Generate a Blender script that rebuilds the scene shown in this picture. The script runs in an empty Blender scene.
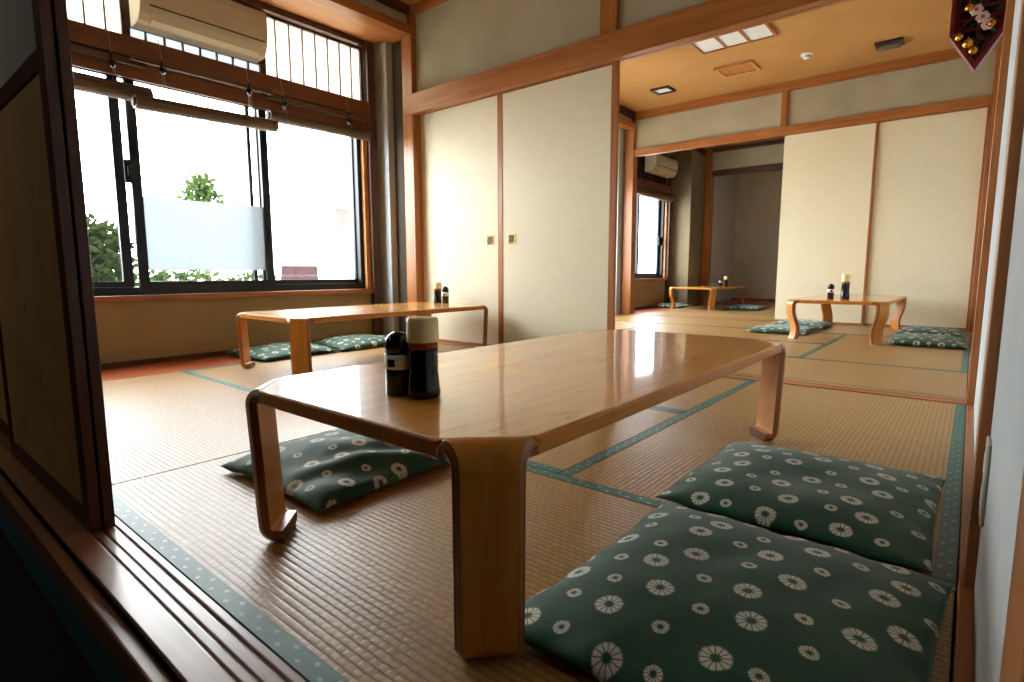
import bpy, bmesh, math, random
from mathutils import Vector, Matrix, noise
random.seed(7)
PI = math.pi
C = bpy.context.scene.collection
SC = bpy.context.scene

# ------------------------------------------------------------------ materials
def srgb(r, g, b):
    def f(c):
        c /= 255.0
        return c / 12.92 if c <= 0.04045 else ((c + 0.055) / 1.055) ** 2.4
    return (f(r), f(g), f(b), 1.0)

class NT:
    def __init__(s, name):
        s.m = bpy.data.materials.new(name); s.m.use_nodes = True
        s.t = s.m.node_tree; s.n = s.t.nodes; s.l = s.t.links
        s.n.clear()
        s.out = s.n.new('ShaderNodeOutputMaterial')
    def new(s, typ, **kw):
        n = s.n.new(typ)
        for k, v in kw.items():
            if k.startswith('i_'):
                key = k[2:]
                key = int(key) if key.isdigit() else key.replace('_', ' ')
                n.inputs[key].default_value = v
            else: setattr(n, k, v)
        return n
    def link(s, a, b): s.l.new(a, b)
    def math(s, op, a, b=None, c=None):
        n = s.n.new('ShaderNodeMath'); n.operation = op
        for i, v in enumerate((a, b, c)):
            if v is None: continue
            if isinstance(v, (int, float)): n.inputs[i].default_value = v
            else: s.l.new(v, n.inputs[i])
        return n.outputs[0]
    def mix(s, fac, a, b, typ='MIX'):
        n = s.n.new('ShaderNodeMixRGB'); n.blend_type = typ
        for i, v in enumerate((fac, a, b)):
            if isinstance(v, (int, float)): n.inputs[i].default_value = v
            elif isinstance(v, tuple): n.inputs[i].default_value = v
            else: s.l.new(v, n.inputs[i])
        return n.outputs[0]
    def coords(s, scale=(1, 1, 1), kind='Object'):
        tc = s.new('ShaderNodeTexCoord'); mp = s.new('ShaderNodeMapping')
        mp.inputs['Scale'].default_value = scale
        s.link(tc.outputs[kind], mp.inputs['Vector'])
        return mp.outputs['Vector']
    def noise(s, vec, scale, detail=3, rough=.55, dist=0):
        n = s.new('ShaderNodeTexNoise'); n.inputs['Scale'].default_value = scale
        n.inputs['Detail'].default_value = detail; n.inputs['Roughness'].default_value = rough
        n.inputs['Distortion'].default_value = dist
        s.link(vec, n.inputs['Vector']); return n.outputs['Fac']
    def ramp(s, fac, stops):
        n = s.new('ShaderNodeValToRGB'); e = n.color_ramp.elements
        while len(e) > 2: e.remove(e[-1])
        for i, (p, c) in enumerate(stops):
            x = e[i] if i < 2 else e.new(p)
            x.position = p; x.color = c
        s.link(fac, n.inputs['Fac']); return n.outputs['Color']
    def bump(s, h, strength=.3, dist=.002):
        n = s.new('ShaderNodeBump'); n.inputs['Strength'].default_value = strength
        n.inputs['Distance'].default_value = dist
        s.link(h, n.inputs['Height']); return n.outputs['Normal']
    def principled(s, color, rough=.5, metal=0, normal=None, coat=0, coat_rough=.05, sheen=0, spec=.5):
        p = s.new('ShaderNodeBsdfPrincipled')
        for key, v in (('Base Color', color), ('Roughness', rough)):
            if isinstance(v, (int, float, tuple)): p.inputs[key].default_value = v
            else: s.link(v, p.inputs[key])
        p.inputs['Metallic'].default_value = metal
        p.inputs['Specular IOR Level'].default_value = spec
        p.inputs['Coat Weight'].default_value = coat
        p.inputs['Coat Roughness'].default_value = coat_rough
        p.inputs['Sheen Weight'].default_value = sheen
        if normal is not None: s.link(normal, p.inputs['Normal'])
        s.link(p.outputs[0], s.out.inputs[0]); return p

M = {}
def plain(name, col, rough=.5, metal=0, spec=.5, var=.06, scale=6, coat=0):
    t = NT(name); v = t.coords()
    n = t.noise(v, scale, 3)
    dark = tuple(c * (1 - var * 2) for c in col[:3]) + (1,)
    light = tuple(min(1, c * (1 + var)) for c in col[:3]) + (1,)
    c = t.ramp(n, [(.3, dark), (.7, light)])
    t.principled(c, rough, metal, spec=spec, coat=coat); M[name] = t.m; return t.m

def wood(name, dark, light, axis='X', rough=.4, coat=0, scale=1.0, coat_rough=.08, spec=.5):
    t = NT(name)
    sc = {'X': (1.2, 22, 22), 'Y': (22, 1.2, 22), 'Z': (22, 22, 1.2)}[axis]
    v = t.coords(tuple(a * scale for a in sc))
    n1 = t.noise(v, 1.0, 5, .6, .6); n2 = t.noise(v, 6.0, 3, .6)
    f = t.math('ADD', t.math('MULTIPLY', n1, .75), t.math('MULTIPLY', n2, .25))
    c = t.ramp(f, [(.32, dark), (.66, light)])
    t.principled(c, rough, coat=coat, coat_rough=coat_rough, normal=t.bump(f, .12, .001), spec=spec)
    M[name] = t.m; return t.m

tr_d, tr_l = srgb(138, 80, 38), srgb(182, 116, 58)
for ax in 'XYZ':
    wood('trim_wood_' + ax, tr_d, tr_l, ax, .38)
    wood('dark_wood_' + ax, srgb(58, 32, 20), srgb(92, 52, 32), ax, .4)
wood('header_wood', srgb(96, 54, 30), srgb(132, 78, 44), 'Y', .4)  # darker wood tone carries the backlit shade of the window wall
wood('board_wood', srgb(150, 70, 34), srgb(182, 92, 46), 'Y', .35)
wood('sill_wood', srgb(120, 80, 58), srgb(164, 118, 90), 'X', .4, coat=1, coat_rough=.3)
wood('soffit_wood', srgb(170, 110, 58), srgb(206, 146, 84), 'Y', .5)

# plaster
def plaster(name, a, b, rough=.9):
    t = NT(name); v = t.coords()
    n = t.noise(v, 2.0, 4); f = t.noise(v, 260, 2)
    c = t.mix(.25, t.ramp(n, [(.35, a), (.65, b)]), t.ramp(f, [(.3, a), (.7, b)]))
    t.principled(c, rough, normal=t.bump(f, .35, .0015), spec=.2); M[name] = t.m
plaster('plaster_olive', srgb(164, 156, 132), srgb(182, 174, 150))
plaster('plaster_tan', srgb(152, 130, 92), srgb(168, 146, 106))
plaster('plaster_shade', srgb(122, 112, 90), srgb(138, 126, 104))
plaster('plaster_white', srgb(178, 184, 186), srgb(192, 198, 200))
plaster('plaster_alcove', srgb(206, 202, 188), srgb(218, 214, 200))
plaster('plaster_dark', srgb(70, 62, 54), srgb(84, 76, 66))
plaster('ceiling_paper', srgb(176, 130, 76), srgb(188, 142, 86))
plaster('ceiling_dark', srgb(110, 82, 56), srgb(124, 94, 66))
plaster('concrete', srgb(196, 194, 188), srgb(216, 214, 208))
plaster('corridor_floor', srgb(34, 30, 28), srgb(44, 38, 34), .7)
plain('kick_panel', srgb(62, 104, 126), .6)

# fusuma paper
t = NT('fusuma_paper'); v = t.coords((1, 1, 1))
n = t.noise(t.coords((3, 3, 14)), 3, 4); f = t.noise(v, 180, 2)
c = t.ramp(n, [(.3, srgb(229, 221, 192)), (.7, srgb(233, 226, 199))])
t.principled(c, .55, normal=t.bump(f, .1, .0008), spec=.35); M['fusuma_paper'] = t.m
t = NT('door_paper'); v = t.coords()
n = t.noise(v, 5, 4); f = t.noise(t.coords((40, 40, 160)), 1, 3)
c = t.ramp(n, [(.3, srgb(172, 138, 84)), (.7, srgb(192, 158, 102))])
sp = t.math('GREATER_THAN', t.noise(t.coords((14, 14, 7)), 1.6, 1), .735)
c = t.mix(t.math('MULTIPLY', sp, .45), c, srgb(96, 66, 34))
t.principled(c, .7, normal=t.bump(f, .2, .001)); M['door_paper'] = t.m

# tatami: ribs along the mat's length; fine rush stitches across
def tatami(name, axis):
    t = NT(name)
    tc = t.new('ShaderNodeTexCoord'); sep = t.new('ShaderNodeSeparateXYZ')
    t.link(tc.outputs['Object'], sep.inputs[0])
    L, W = (sep.outputs[0], sep.outputs[1]) if axis == 'X' else (sep.outputs[1], sep.outputs[0])
    rib = t.math('ABSOLUTE', t.math('SINE', t.math('MULTIPLY', W, PI / .0155)))
    row = t.math('FLOOR', t.math('DIVIDE', W, .0155))
    odd = t.math('MULTIPLY', t.math('MODULO', t.math('ABSOLUTE', row), 2.0), .5)
    strand = t.math('ABSOLUTE', t.math('SINE', t.math('MULTIPLY', t.math('ADD', t.math('DIVIDE', L, .019), odd), PI)))
    groove = t.math('POWER', rib, .45)
    st = t.math('POWER', strand, .35)
    hgt = t.math('MULTIPLY', groove, t.math('ADD', t.math('MULTIPLY', st, .45), .55))
    cmb = t.new('ShaderNodeCombineXYZ')
    t.link(t.math('MULTIPLY', L, 50), cmb.inputs[0]); t.link(t.math('MULTIPLY', W, 64), cmb.inputs[1])
    n = t.noise(cmb.outputs[0], 1, 2)
    big = t.noise(tc.outputs['Object'], 2.2, 3)
    base = t.ramp(n, [(.25, srgb(158, 120, 66)), (.75, srgb(198, 158, 98))])
    base = t.mix(t.math('MULTIPLY', big, .35), base, srgb(190, 146, 82))
    c = t.mix(t.math('SUBTRACT', 1.0, hgt), base, srgb(112, 82, 48))
    t.principled(c, .37, normal=t.bump(hgt, .55, .0018), spec=.5); M[name] = t.m
tatami('tatami_X', 'X'); tatami('tatami_Y', 'Y')

# border cloth
t = NT('border_cloth'); tc = t.new('ShaderNodeTexCoord'); sep = t.new('ShaderNodeSeparateXYZ')
t.link(tc.outputs['UV'], sep.inputs[0])
u = t.math('FRACT', t.math('DIVIDE', sep.outputs[0], .030)); w_ = sep.outputs[1]
du = t.math('ABSOLUTE', t.math('SUBTRACT', u, .5)); dw = t.math('ABSOLUTE', t.math('SUBTRACT', w_, .5))
alt = t.math('MODULO', t.math('FLOOR', t.math('DIVIDE', sep.outputs[0], .030)), 2.0)
off = t.math('ABSOLUTE', t.math('SUBTRACT', t.math('SUBTRACT', w_, .28), t.math('MULTIPLY', alt, .44)))
mk = t.math('LESS_THAN', t.math('ADD', du, t.math('MULTIPLY', off, 1.6)), .24)
weave = t.noise(t.coords((1, 1, 1)), 700, 1)
c = t.ramp(weave, [(.3, srgb(28, 84, 80)), (.7, srgb(54, 120, 114))])
c = t.mix(t.math('MULTIPLY', mk, .75), c, srgb(150, 176, 158))
t.principled(c, .45, spec=.5); M['border_cloth'] = t.m

# cushion cloth: tie-dyed white flower rings on dark green
def cushion_mat(name, seed, green_d, green_l):
    t = NT(name); tc = t.new('ShaderNodeTexCoord'); sep = t.new('ShaderNodeSeparateXYZ')
    t.link(tc.outputs['UV'], sep.inputs[0])
    S = .077
    yy = t.math('ADD', t.math('DIVIDE', sep.outputs[1], S), seed * 3.17)
    row = t.math('FLOOR', yy)
    par = t.math('MULTIPLY', t.math('MODULO', row, 2.0), .5)
    xx = t.math('ADD', t.math('ADD', t.math('DIVIDE', sep.outputs[0], S), par), seed * 7.3)
    col = t.math('FLOOR', xx)
    cell = t.new('ShaderNodeCombineXYZ'); t.link(col, cell.inputs[0]); t.link(row, cell.inputs[1])
    wn = t.new('ShaderNodeTexWhiteNoise'); wn.noise_dimensions = '2D'; t.link(cell.outputs[0], wn.inputs['Vector'])
    s2 = t.new('ShaderNodeSeparateColor'); t.link(wn.outputs['Color'], s2.inputs[0])
    jx = t.math('MULTIPLY', t.math('SUBTRACT', s2.outputs[0], .5), .34)
    jy = t.math('MULTIPLY', t.math('SUBTRACT', s2.outputs[1], .5), .30)
    dx = t.math('SUBTRACT', t.math('SUBTRACT', t.math('FRACT', xx), .5), jx)
    dy = t.math('SUBTRACT', t.math('SUBTRACT', t.math('FRACT', yy), .5), jy)
    big = t.math('GREATER_THAN', t.math('MODULO', t.math('ADD', t.math('ADD', col, row), 400), 2.0), .5)
    rad = t.math('ADD', .17, t.math('MULTIPLY', big, .115))
    rr = t.math('SQRT', t.math('ADD', t.math('MULTIPLY', dx, dx), t.math('MULTIPLY', dy, dy)))
    wob = t.noise(t.coords((1, 1, 1), 'UV'), 70, 2)
    r = t.math('DIVIDE', t.math('ADD', rr, t.math('MULTIPLY', t.math('SUBTRACT', wob, .5), .07)), rad)
    th = t.math('ARCTAN2', dy, dx)
    pet = t.math('ABSOLUTE', t.math('SINE', t.math('ADD', t.math('MULTIPLY', th, 6.0), t.math('MULTIPLY', s2.outputs[2], 6))))
    o1 = t.new('ShaderNodeMapRange', interpolation_type='SMOOTHSTEP'); t.link(r, o1.inputs[0])
    for i, vv in ((1, .86), (2, 1.08), (3, 1.), (4, 0.)): o1.inputs[i].default_value = vv
    i1 = t.new('ShaderNodeMapRange', interpolation_type='SMOOTHSTEP'); t.link(r, i1.inputs[0])
    for i, vv in ((1, .22), (2, .48), (3, 0.), (4, 1.)): i1.inputs[i].default_value = vv
    p1 = t.new('ShaderNodeMapRange', interpolation_type='SMOOTHSTEP'); t.link(t.math('ADD', pet, t.math('MULTIPLY', r, .42)), p1.inputs[0])
    for i, vv in ((1, .42), (2, .85), (3, .12), (4, 1.)): p1.inputs[i].default_value = vv
    mk = t.math('MULTIPLY', t.math('MULTIPLY', o1.outputs[0], i1.outputs[0]), p1.outputs[0])
    slub = t.noise(t.coords((14, 420, 1), 'UV'), 1, 3, .7); wv = t.noise(t.coords((900, 900, 1), 'UV'), 1, 1)
    g = t.ramp(slub, [(.3, green_d), (.75, green_l)])
    c = t.mix(t.math('MULTIPLY', mk, .9), g, srgb(228, 230, 214))
    t.principled(c, .68, normal=t.bump(t.math('ADD', wv, slub), .25, .0012), sheen=.25, spec=.3); M[name] = t.m
cushion_mat('cushion_green', 1, srgb(14, 62, 44), srgb(32, 96, 68))

# table woods
def table_mat(name, a, b, d):
    t = NT(name); v = t.coords((9, .9, 9))
    n1 = t.noise(v, 1.0, 5, .6, 1.4); n2 = t.noise(t.coords((120, 5, 120)), 1, 3, .6)
    cc = t.ramp(n1, [(.3, a), (.7, b)])
    fl = t.math('POWER', n2, 2.6)
    dk = t.math('GREATER_THAN', t.noise(t.coords((38, 7, 1)), 1.0, 3, .5, .8), .66)
    c = t.mix(t.math('MULTIPLY', fl, .9), cc, d)
    c = t.mix(t.math('MULTIPLY', dk, .5), c, d)
    t.principled(c, .4, coat=.9, coat_rough=.05, normal=t.bump(t.noise(t.coords((30, 4, 30)), 1, 2), .06, .0016), spec=.25); M[name] = t.m
table_mat('table_top_wood', srgb(230, 154, 56), srgb(246, 184, 86), srgb(176, 100, 36))
wood('table_leg_wood', srgb(186, 114, 42), srgb(218, 150, 68), 'Z', .32, coat=.25, coat_rough=.15, spec=.35)
wood('table_edge_wood', srgb(200, 122, 42), srgb(226, 150, 62), 'Y', .38, spec=.3)
t = NT('laminated_edge'); tc = t.new('ShaderNodeTexCoord'); sep = t.new('ShaderNodeSeparateXYZ'); t.link(tc.outputs['UV'], sep.inputs[0])
st = t.math('ABSOLUTE', t.math('SINE', t.math('MULTIPLY', sep.outputs[1], PI * 4)))
c = t.mix(t.math('POWER', st, .6), srgb(92, 50, 22), srgb(176, 108, 52))
t.principled(c, .3, coat=.3); M['laminated_edge'] = t.m

plain('aluminium_black', srgb(12, 20, 30), .35, .3, var=.1)
plain('aluminium_grey', srgb(150, 158, 164), .4, .2)
plain('plastic_cream', srgb(208, 196, 164), .4, var=.02)
plain('plastic_grey_line', srgb(92, 84, 70), .5)
plain('plastic_white', srgb(236, 236, 230), .4, var=.02)
plain('plastic_black', srgb(12, 12, 14), .18, var=.2)
plain('label_white', srgb(240, 240, 238), .5, var=.02)
plain('outlet_plastic', srgb(176, 174, 154), .45, var=.03)
plain('bottle_cap_cream', srgb(240, 224, 168), .35, var=.03)
plain('soy_sauce_dark', srgb(14, 8, 8), .1, var=.2)
plain('soy_glass_amber', srgb(150, 68, 20), .1, var=.1)
plain('brass', srgb(202, 156, 70), .25, .9)
plain('gold', srgb(228, 176, 70), .2, 1.0)
plain('red_lacquer', srgb(112, 22, 26), .3)
plain('petal_white', srgb(236, 220, 214), .6)
plain('petal_pink', srgb(206, 90, 100), .6)
plain('leaf_dark', srgb(20, 54, 32), .5)
plain('black_cloth', srgb(18, 14, 16), .8)
plain('metal_dark', srgb(60, 52, 48), .45, .4)
plain('diffuser', srgb(222, 228, 230), .5, var=.01)
plain('cord_grey', srgb(150, 140, 124), .7)
plain('car_paint', (.020, .009, .010, 1), .9, spec=.05)
plain('car_glass', (.006, .006, .008, 1), .8, spec=.05)
plain('house_wall', srgb(228, 228, 226), .8, var=.02)
plain('house_roof', srgb(150, 152, 156), .7)
plain('bark', srgb(82, 64, 46), .8)
plain('bamboo_end', srgb(92, 62, 36), .6)
def leaf(name, a, b):
    t = NT(name); n = t.noise(t.coords(), 9, 2)
    c = t.ramp(n, [(.35, a), (.65, b)])
    d = t.new('ShaderNodeBsdfDiffuse'); tr = t.new('ShaderNodeBsdfTranslucent'); mx = t.new('ShaderNodeMixShader'); mx.inputs[0].default_value = .35
    t.link(c, d.inputs[0]); t.link(c, tr.inputs[0]); t.link(d.outputs[0], mx.inputs[1]); t.link(tr.outputs[0], mx.inputs[2]); t.link(mx.outputs[0], t.out.inputs[0]); M[name] = t.m
leaf('foliage', (.011, .018, .007, 1), (.030, .045, .014, 1))
leaf('foliage_light', (.022, .042, .014, 1), (.055, .085, .025, 1))
# bamboo slats of the rolled blinds
t = NT('bamboo'); v = t.coords((1, 1, 1)); sepv = t.new('ShaderNodeSeparateXYZ'); t.link(v, sepv.inputs[0])
n = t.noise(t.coords((140, 3, 140)), 1, 3)
c = t.ramp(n, [(.3, srgb(62, 44, 30)), (.7, srgb(108, 80, 54))])
t.principled(c, .55, normal=t.bump(n, .5, .003)); M['bamboo'] = t.m
# shoji paper, lit through from outside
t = NT('shoji_paper')
d = t.new('ShaderNodeBsdfDiffuse'); tr = t.new('ShaderNodeBsdfTranslucent'); mx = t.new('ShaderNodeMixShader'); mx.inputs[0].default_value = .6
n = t.noise(t.coords(), 30, 3); c = t.ramp(n, [(.3, srgb(238, 234, 220)), (.7, srgb(246, 244, 234))])
t.link(c, d.inputs[0]); t.link(c, tr.inputs[0]); t.link(d.outputs[0], mx.inputs[1]); t.link(tr.outputs[0], mx.inputs[2]); t.link(mx.outputs[0], t.out.inputs[0]); M['shoji_paper'] = t.m
# clear pane
t = NT('glass_pane')
tr = t.new('ShaderNodeBsdfTransparent'); gl = t.new('ShaderNodeBsdfGlossy'); gl.inputs['Roughness'].default_value = .02
tr.inputs[0].default_value = (.95, .97, .97, 1)
fr = t.new('ShaderNodeLayerWeight'); fr.inputs[0].default_value = .5; mx = t.new('ShaderNodeMixShader')
t.link(t.math('ADD', t.math('MULTIPLY', t.math('POWER', fr.outputs['Facing'], 5.0), .6), .03), mx.inputs[0]); t.link(tr.outputs[0], mx.inputs[1]); t.link(gl.outputs[0], mx.inputs[2]); t.link(mx.outputs[0], t.out.inputs[0]); M['glass_pane'] = t.m
# frosted film
t = NT('frosted_film')
tr = t.new('ShaderNodeBsdfTranslucent'); d = t.new('ShaderNodeBsdfDiffuse'); mx = t.new('ShaderNodeMixShader'); mx.inputs[0].default_value = .35
tr.inputs[0].default_value = (.42, .445, .46, 1); d.inputs[0].default_value = (.3, .34, .36, 1)
tp = t.new('ShaderNodeBsdfTransparent'); m2 = t.new('ShaderNodeMixShader'); m2.inputs[0].default_value = .004
t.link(tr.outputs[0], mx.inputs[1]); t.link(d.outputs[0], mx.inputs[2]); t.link(mx.outputs[0], m2.inputs[1]); t.link(tp.outputs[0], m2.inputs[2]); t.link(m2.outputs[0], t.out.inputs[0]); M['frosted_film'] = t.m

# ------------------------------------------------------------------ helpers
def obj(name, bm, mat, parent=None, smooth=False, loc=None, bevel=0, seg=2):
    me = bpy.data.meshes.new(name)
    bmesh.ops.recalc_face_normals(bm, faces=bm.faces)
    bm.to_mesh(me); bm.free()
    o = bpy.data.objects.new(name, me); C.objects.link(o)
    for m in (mat if isinstance(mat, (list, tuple)) else [mat]): me.materials.append(M[m])
    if smooth:
        for p in me.polygons: p.use_smooth = True
    if parent is not None: o.parent = parent
    if loc is not None: o.location = loc
    if bevel:
        b = o.modifiers.new('bevel', 'BEVEL'); b.width = bevel; b.segments = seg; b.limit_method = 'ANGLE'; b.angle_limit = math.radians(40)
        b.harden_normals = False
    return o
def thing(name, label, cat, loc=(0, 0, 0), rotz=0, group=None):
    o = bpy.data.objects.new(name, None); C.objects.link(o); o.empty_display_size = .05
    o.location = loc; o.rotation_euler = (0, 0, rotz); o['label'] = label; o['category'] = cat
    if group: o['group'] = group
    return o
def tag(o, label, cat, group=None):
    o['label'] = label; o['category'] = cat
    if group: o['group'] = group
    return o
def box(bm, x0, x1, y0, y1, z0, z1):
    vs = [bm.verts.new((x, y, z)) for x in (x0, x1) for y in (y0, y1) for z in (z0, z1)]
    for f in ((0, 1, 3, 2), (4, 6, 7, 5), (0, 4, 5, 1), (2, 3, 7, 6), (0, 2, 6, 4), (1, 5, 7, 3)):
        bm.faces.new([vs[i] for i in f])
def BM(*boxes):
    bm = bmesh.new()
    for b in boxes: box(bm, *b)
    return bm
def struct(name, bm, mat, parent=None, bevel=0):
    o = obj(name, bm, mat, parent, bevel=bevel)
    if parent is None:
        o['kind'] = 'structure'
    return o
def lathe(bm, prof, n=28, loc=(0, 0, 0), closed=True):
    rings = []
    for r, z in prof:
        rings.append([bm.verts.new((loc[0] + r * math.cos(2 * PI * i / n), loc[1] + r * math.sin(2 * PI * i / n), loc[2] + z)) for i in range(n)])
    for a, b in zip(rings, rings[1:]):
        for i in range(n): bm.faces.new((a[i], a[(i + 1) % n], b[(i + 1) % n], b[i]))
    if closed:
        bm.faces.new(list(reversed(rings[0]))); bm.faces.new(rings[-1])
def tube(bm, p0, p1, r, n=10, r1=None):
    p0, p1 = Vector(p0), Vector(p1); d = (p1 - p0).normalized()
    a = d.orthogonal().normalized(); b = d.cross(a); r1 = r if r1 is None else r1
    A = [bm.verts.new(p0 + (a * math.cos(2 * PI * i / n) + b * math.sin(2 * PI * i / n)) * r) for i in range(n)]
    B = [bm.verts.new(p1 + (a * math.cos(2 * PI * i / n) + b * math.sin(2 * PI * i / n)) * r1) for i in range(n)]
    for i in range(n): bm.faces.new((A[i], A[(i + 1) % n], B[(i + 1) % n], B[i]))
    bm.faces.new(list(reversed(A))); bm.faces.new(B)
def ball(bm, c, r, sx=1, sy=1, sz=1, seg=14):
    m = Matrix.Translation(c) @ Matrix.Diagonal((r * sx, r * sy, r * sz, 1))
    bmesh.ops.create_uvsphere(bm, u_segments=seg, v_segments=seg // 2 + 1, radius=1, matrix=m)

# ------------------------------------------------------------------ room shell
WX = -4.05      # window wall inner face
RX = .045       # right wall plaster face
CE = 2.66       # ceiling
P1a, P1b = 3.08, 3.20     # first partition
P2a, P2b = 6.90, 7.02     # second partition
EY = 9.8       # end wall of the third room
BX = -3.62      # face of the lowered soffit beam

struct('floor', BM((WX - .12, RX + .1, .38, 11.4, -.16, -.06)), 'dark_wood_X')
struct('floor_alcove', BM((-3.66, .045, EY + .1, 11.3, -.06, .02)), 'board_wood')
struct('ceiling', BM((WX - .14, RX + .1, P1b - .06, P2a + .06, CE, CE + .06)), 'ceiling_paper')
struct('ceiling_front', BM((WX - .14, RX + .1, .30, P1b - .06, CE, CE + .06)), 'ceiling_paper')
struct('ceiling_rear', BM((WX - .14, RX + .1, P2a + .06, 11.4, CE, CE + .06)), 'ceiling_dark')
struct('ceiling_soffit', BM((WX, BX, .37, P1a, 2.47, 2.50), (WX, BX, P1a, P2b, 2.472, 2.50)), 'soffit_wood')

def wall_with_holes(y0, y1, z0, z1, holes, x0, x1):
    """boxes of a wall along Y with rectangular holes (ya, yb, za, zb) sorted, not overlapping in y"""
    bs = []; ys = sorted({y0, y1, *[h[0] for h in holes], *[h[1] for h in holes]})
    for a, b in zip(ys, ys[1:]):
        hs = sorted([(h[2], h[3]) for h in holes if h[0] <= a + 1e-6 and h[1] >= b - 1e-6])
        z = z0
        for (c, d) in hs:
            if c > z: bs.append((x0, x1, a, b, z, c))
            z = d
        if z < z1: bs.append((x0, x1, a, b, z, z1))
    return bs
WIN = [(.45, 3.01), (3.70, 6.72), (7.10, 9.0)]     # window openings along Y; last one widened out of view to admit more daylight
holes = []
for i, (a, b) in enumerate(WIN):
    zs = .437 if i < 2 else .47
    holes += [(a, b, zs, 1.86), (a, b, 1.985, 2.445)]
struct('wall_left', BM(*wall_with_holes(.30, 11.4, -.1, 2.75, holes, WX - .14, WX)), 'plaster_tan')
struct('wall_right', BM((RX, RX + .1, .43, 11.4, -.1, 2.75)), 'plaster_white')
struct('wall_end', BM((-3.60, RX, EY, EY + .1, 2.30, CE), (-1.75, RX, EY, EY + .1, 0, 2.33)), 'plaster_olive')
struct('wall_alcove', BM((-3.76, RX, 11.3, 11.4, -.06, CE), (-3.84, -3.665, EY + .1, 11.4, -.06, CE)), 'plaster_alcove')
# upper walls over the two partitions and the front one
struct('wall_partition', BM((BX, RX, 3.13, 3.16, 1.98, CE)), 'plaster_olive')
struct('wall_partition_rear', BM((BX, RX, 6.95, 6.98, 2.17, CE)), 'plaster_olive')
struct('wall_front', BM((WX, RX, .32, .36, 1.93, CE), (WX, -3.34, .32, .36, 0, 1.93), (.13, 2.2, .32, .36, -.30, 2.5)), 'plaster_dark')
# soffit upstand over the beam
struct('wall_upstand', BM((BX - .03, BX, .37, P1a, 2.50, CE), (BX - .03, BX, P1b, P2a, 2.50, CE)), 'plaster_olive')
# pillars at the window side
struct('wall_pillar', BM((WX, -3.90, 3.085, 3.38, -.03, 2.47)), 'plaster_white')
struct('wall_pillar_middle', BM((WX, -3.76, 6.80, 7.2, -.03, 2.47)), 'plaster_white')
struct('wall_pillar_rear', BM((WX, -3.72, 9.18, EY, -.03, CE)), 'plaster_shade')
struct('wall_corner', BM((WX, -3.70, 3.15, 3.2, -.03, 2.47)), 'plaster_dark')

# corridor behind the camera
struct('floor_corridor', BM((-4.6, 2.2, -2.0, .30, -.36, -.30)), 'corridor_floor')
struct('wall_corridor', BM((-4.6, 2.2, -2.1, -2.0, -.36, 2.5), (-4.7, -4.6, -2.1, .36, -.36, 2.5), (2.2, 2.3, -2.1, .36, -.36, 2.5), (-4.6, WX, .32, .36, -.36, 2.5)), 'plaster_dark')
struct('ceiling_corridor', BM((-4.7, 2.3, -2.1, .32, 2.5, 2.56)), 'ceiling_dark')
# raised sill of the front opening: grooved track, lower ledge, kick panel
bm = BM((WX, RX, .357, .371, -.06, .0), (WX, RX, .332, .352, -.06, -.0015), (WX, RX, .312, .327, -.06, -.0015), (WX, RX, .262, .307, -.06, 0),
        (WX, RX, .262, .371, -.06, -.006))
struct('trim_1', bm, 'sill_wood', bevel=.002)
struct('trim_2', BM((WX, RX, .236, .2615, -.078, -.020)), 'sill_wood', bevel=.004)
struct('trim_3', BM((WX, RX, .2375, .30, -.165, -.078), (WX, RX, .30, .31, -.30, -.078)), 'kick_panel')

# post, lintels, mouldings: trim_<n>
trim_n = [10]
def trim(mat, *boxes, bevel=.003):
    trim_n[0] += 1
    return struct('trim_%d' % trim_n[0], BM(*boxes), mat, bevel=bevel)
# first partition: nageshi lintel (proud board), kamoi with grooves, short post, ends
trim('trim_wood_X', (-3.635, RX, 3.07, 3.13, 1.838, 1.992))
trim('trim_wood_X', (-3.60, .02, 3.13, 3.138, 1.852, 1.90), (-3.60, .02, 3.146, 3.158, 1.852, 1.90), (-3.60, .02, 3.166, 3.20, 1.852, 1.90), (-3.60, .02, 3.13, 3.20, 1.862, 1.90), bevel=.001)
trim('trim_wood_X', (-3.60, RX, 3.16, 3.20, 1.90, 1.99))
trim('trim_wood_Z', (-1.865, -1.75, 3.10, 3.19, 1.99, CE))
trim('trim_wood_Z', (-3.695, -3.575, P1a, P1b, -.03, 2.62))            # post at the window end
trim('trim_wood_Z', (.0185, .12, 3.05, 3.17, -.03, 2.64))              # post at the right wall
trim('trim_wood_Z', (.0285, .12, 1.262, 1.372, .003, 2.64))            # post nearer along the right wall
trim('trim_wood_Z', (.0310, .13, .33, .43, -.06, 2.5))                 # front opening post
trim('trim_wood_X', (-3.60, .02, 3.075, 3.13, -.05, .004), (-3.60, .02, 3.138, 3.148, -.05, .004), (-3.60, .02, 3.156, 3.205, -.05, .004), (-3.60, .02, 3.075, 3.205, -.05, -.004), bevel=.001)   # floor track
trim('trim_wood_Y', (.0215, RX, .372, 3.05, -.05, .004))               # floor trim along the right wall
trim('trim_wood_Y', (.0215, RX, 3.21, 6.89, -.05, .004))
# front lintel
trim('dark_wood_X', (WX, RX, .30, .375, 1.80, 1.93))
# second partition
trim('trim_wood_X', (-3.62, RX, 6.915, 6.95, 2.10, 2.185))
trim('trim_wood_X', (-3.62, RX, 6.95, 7.01, 2.105, 2.18))
trim('trim_wood_Z', (-1.80, -1.735, 6.92, 6.99, 2.185, CE))
trim('trim_wood_Z', (-3.73, -3.60, P2a, P2b, -.03, 2.62))
trim('trim_wood_Z', (.005, .12, P2a, P2b, -.03, CE))
trim('trim_wood_X', (-3.60, .005, 6.90, 7.02, -.05, .004))
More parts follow.
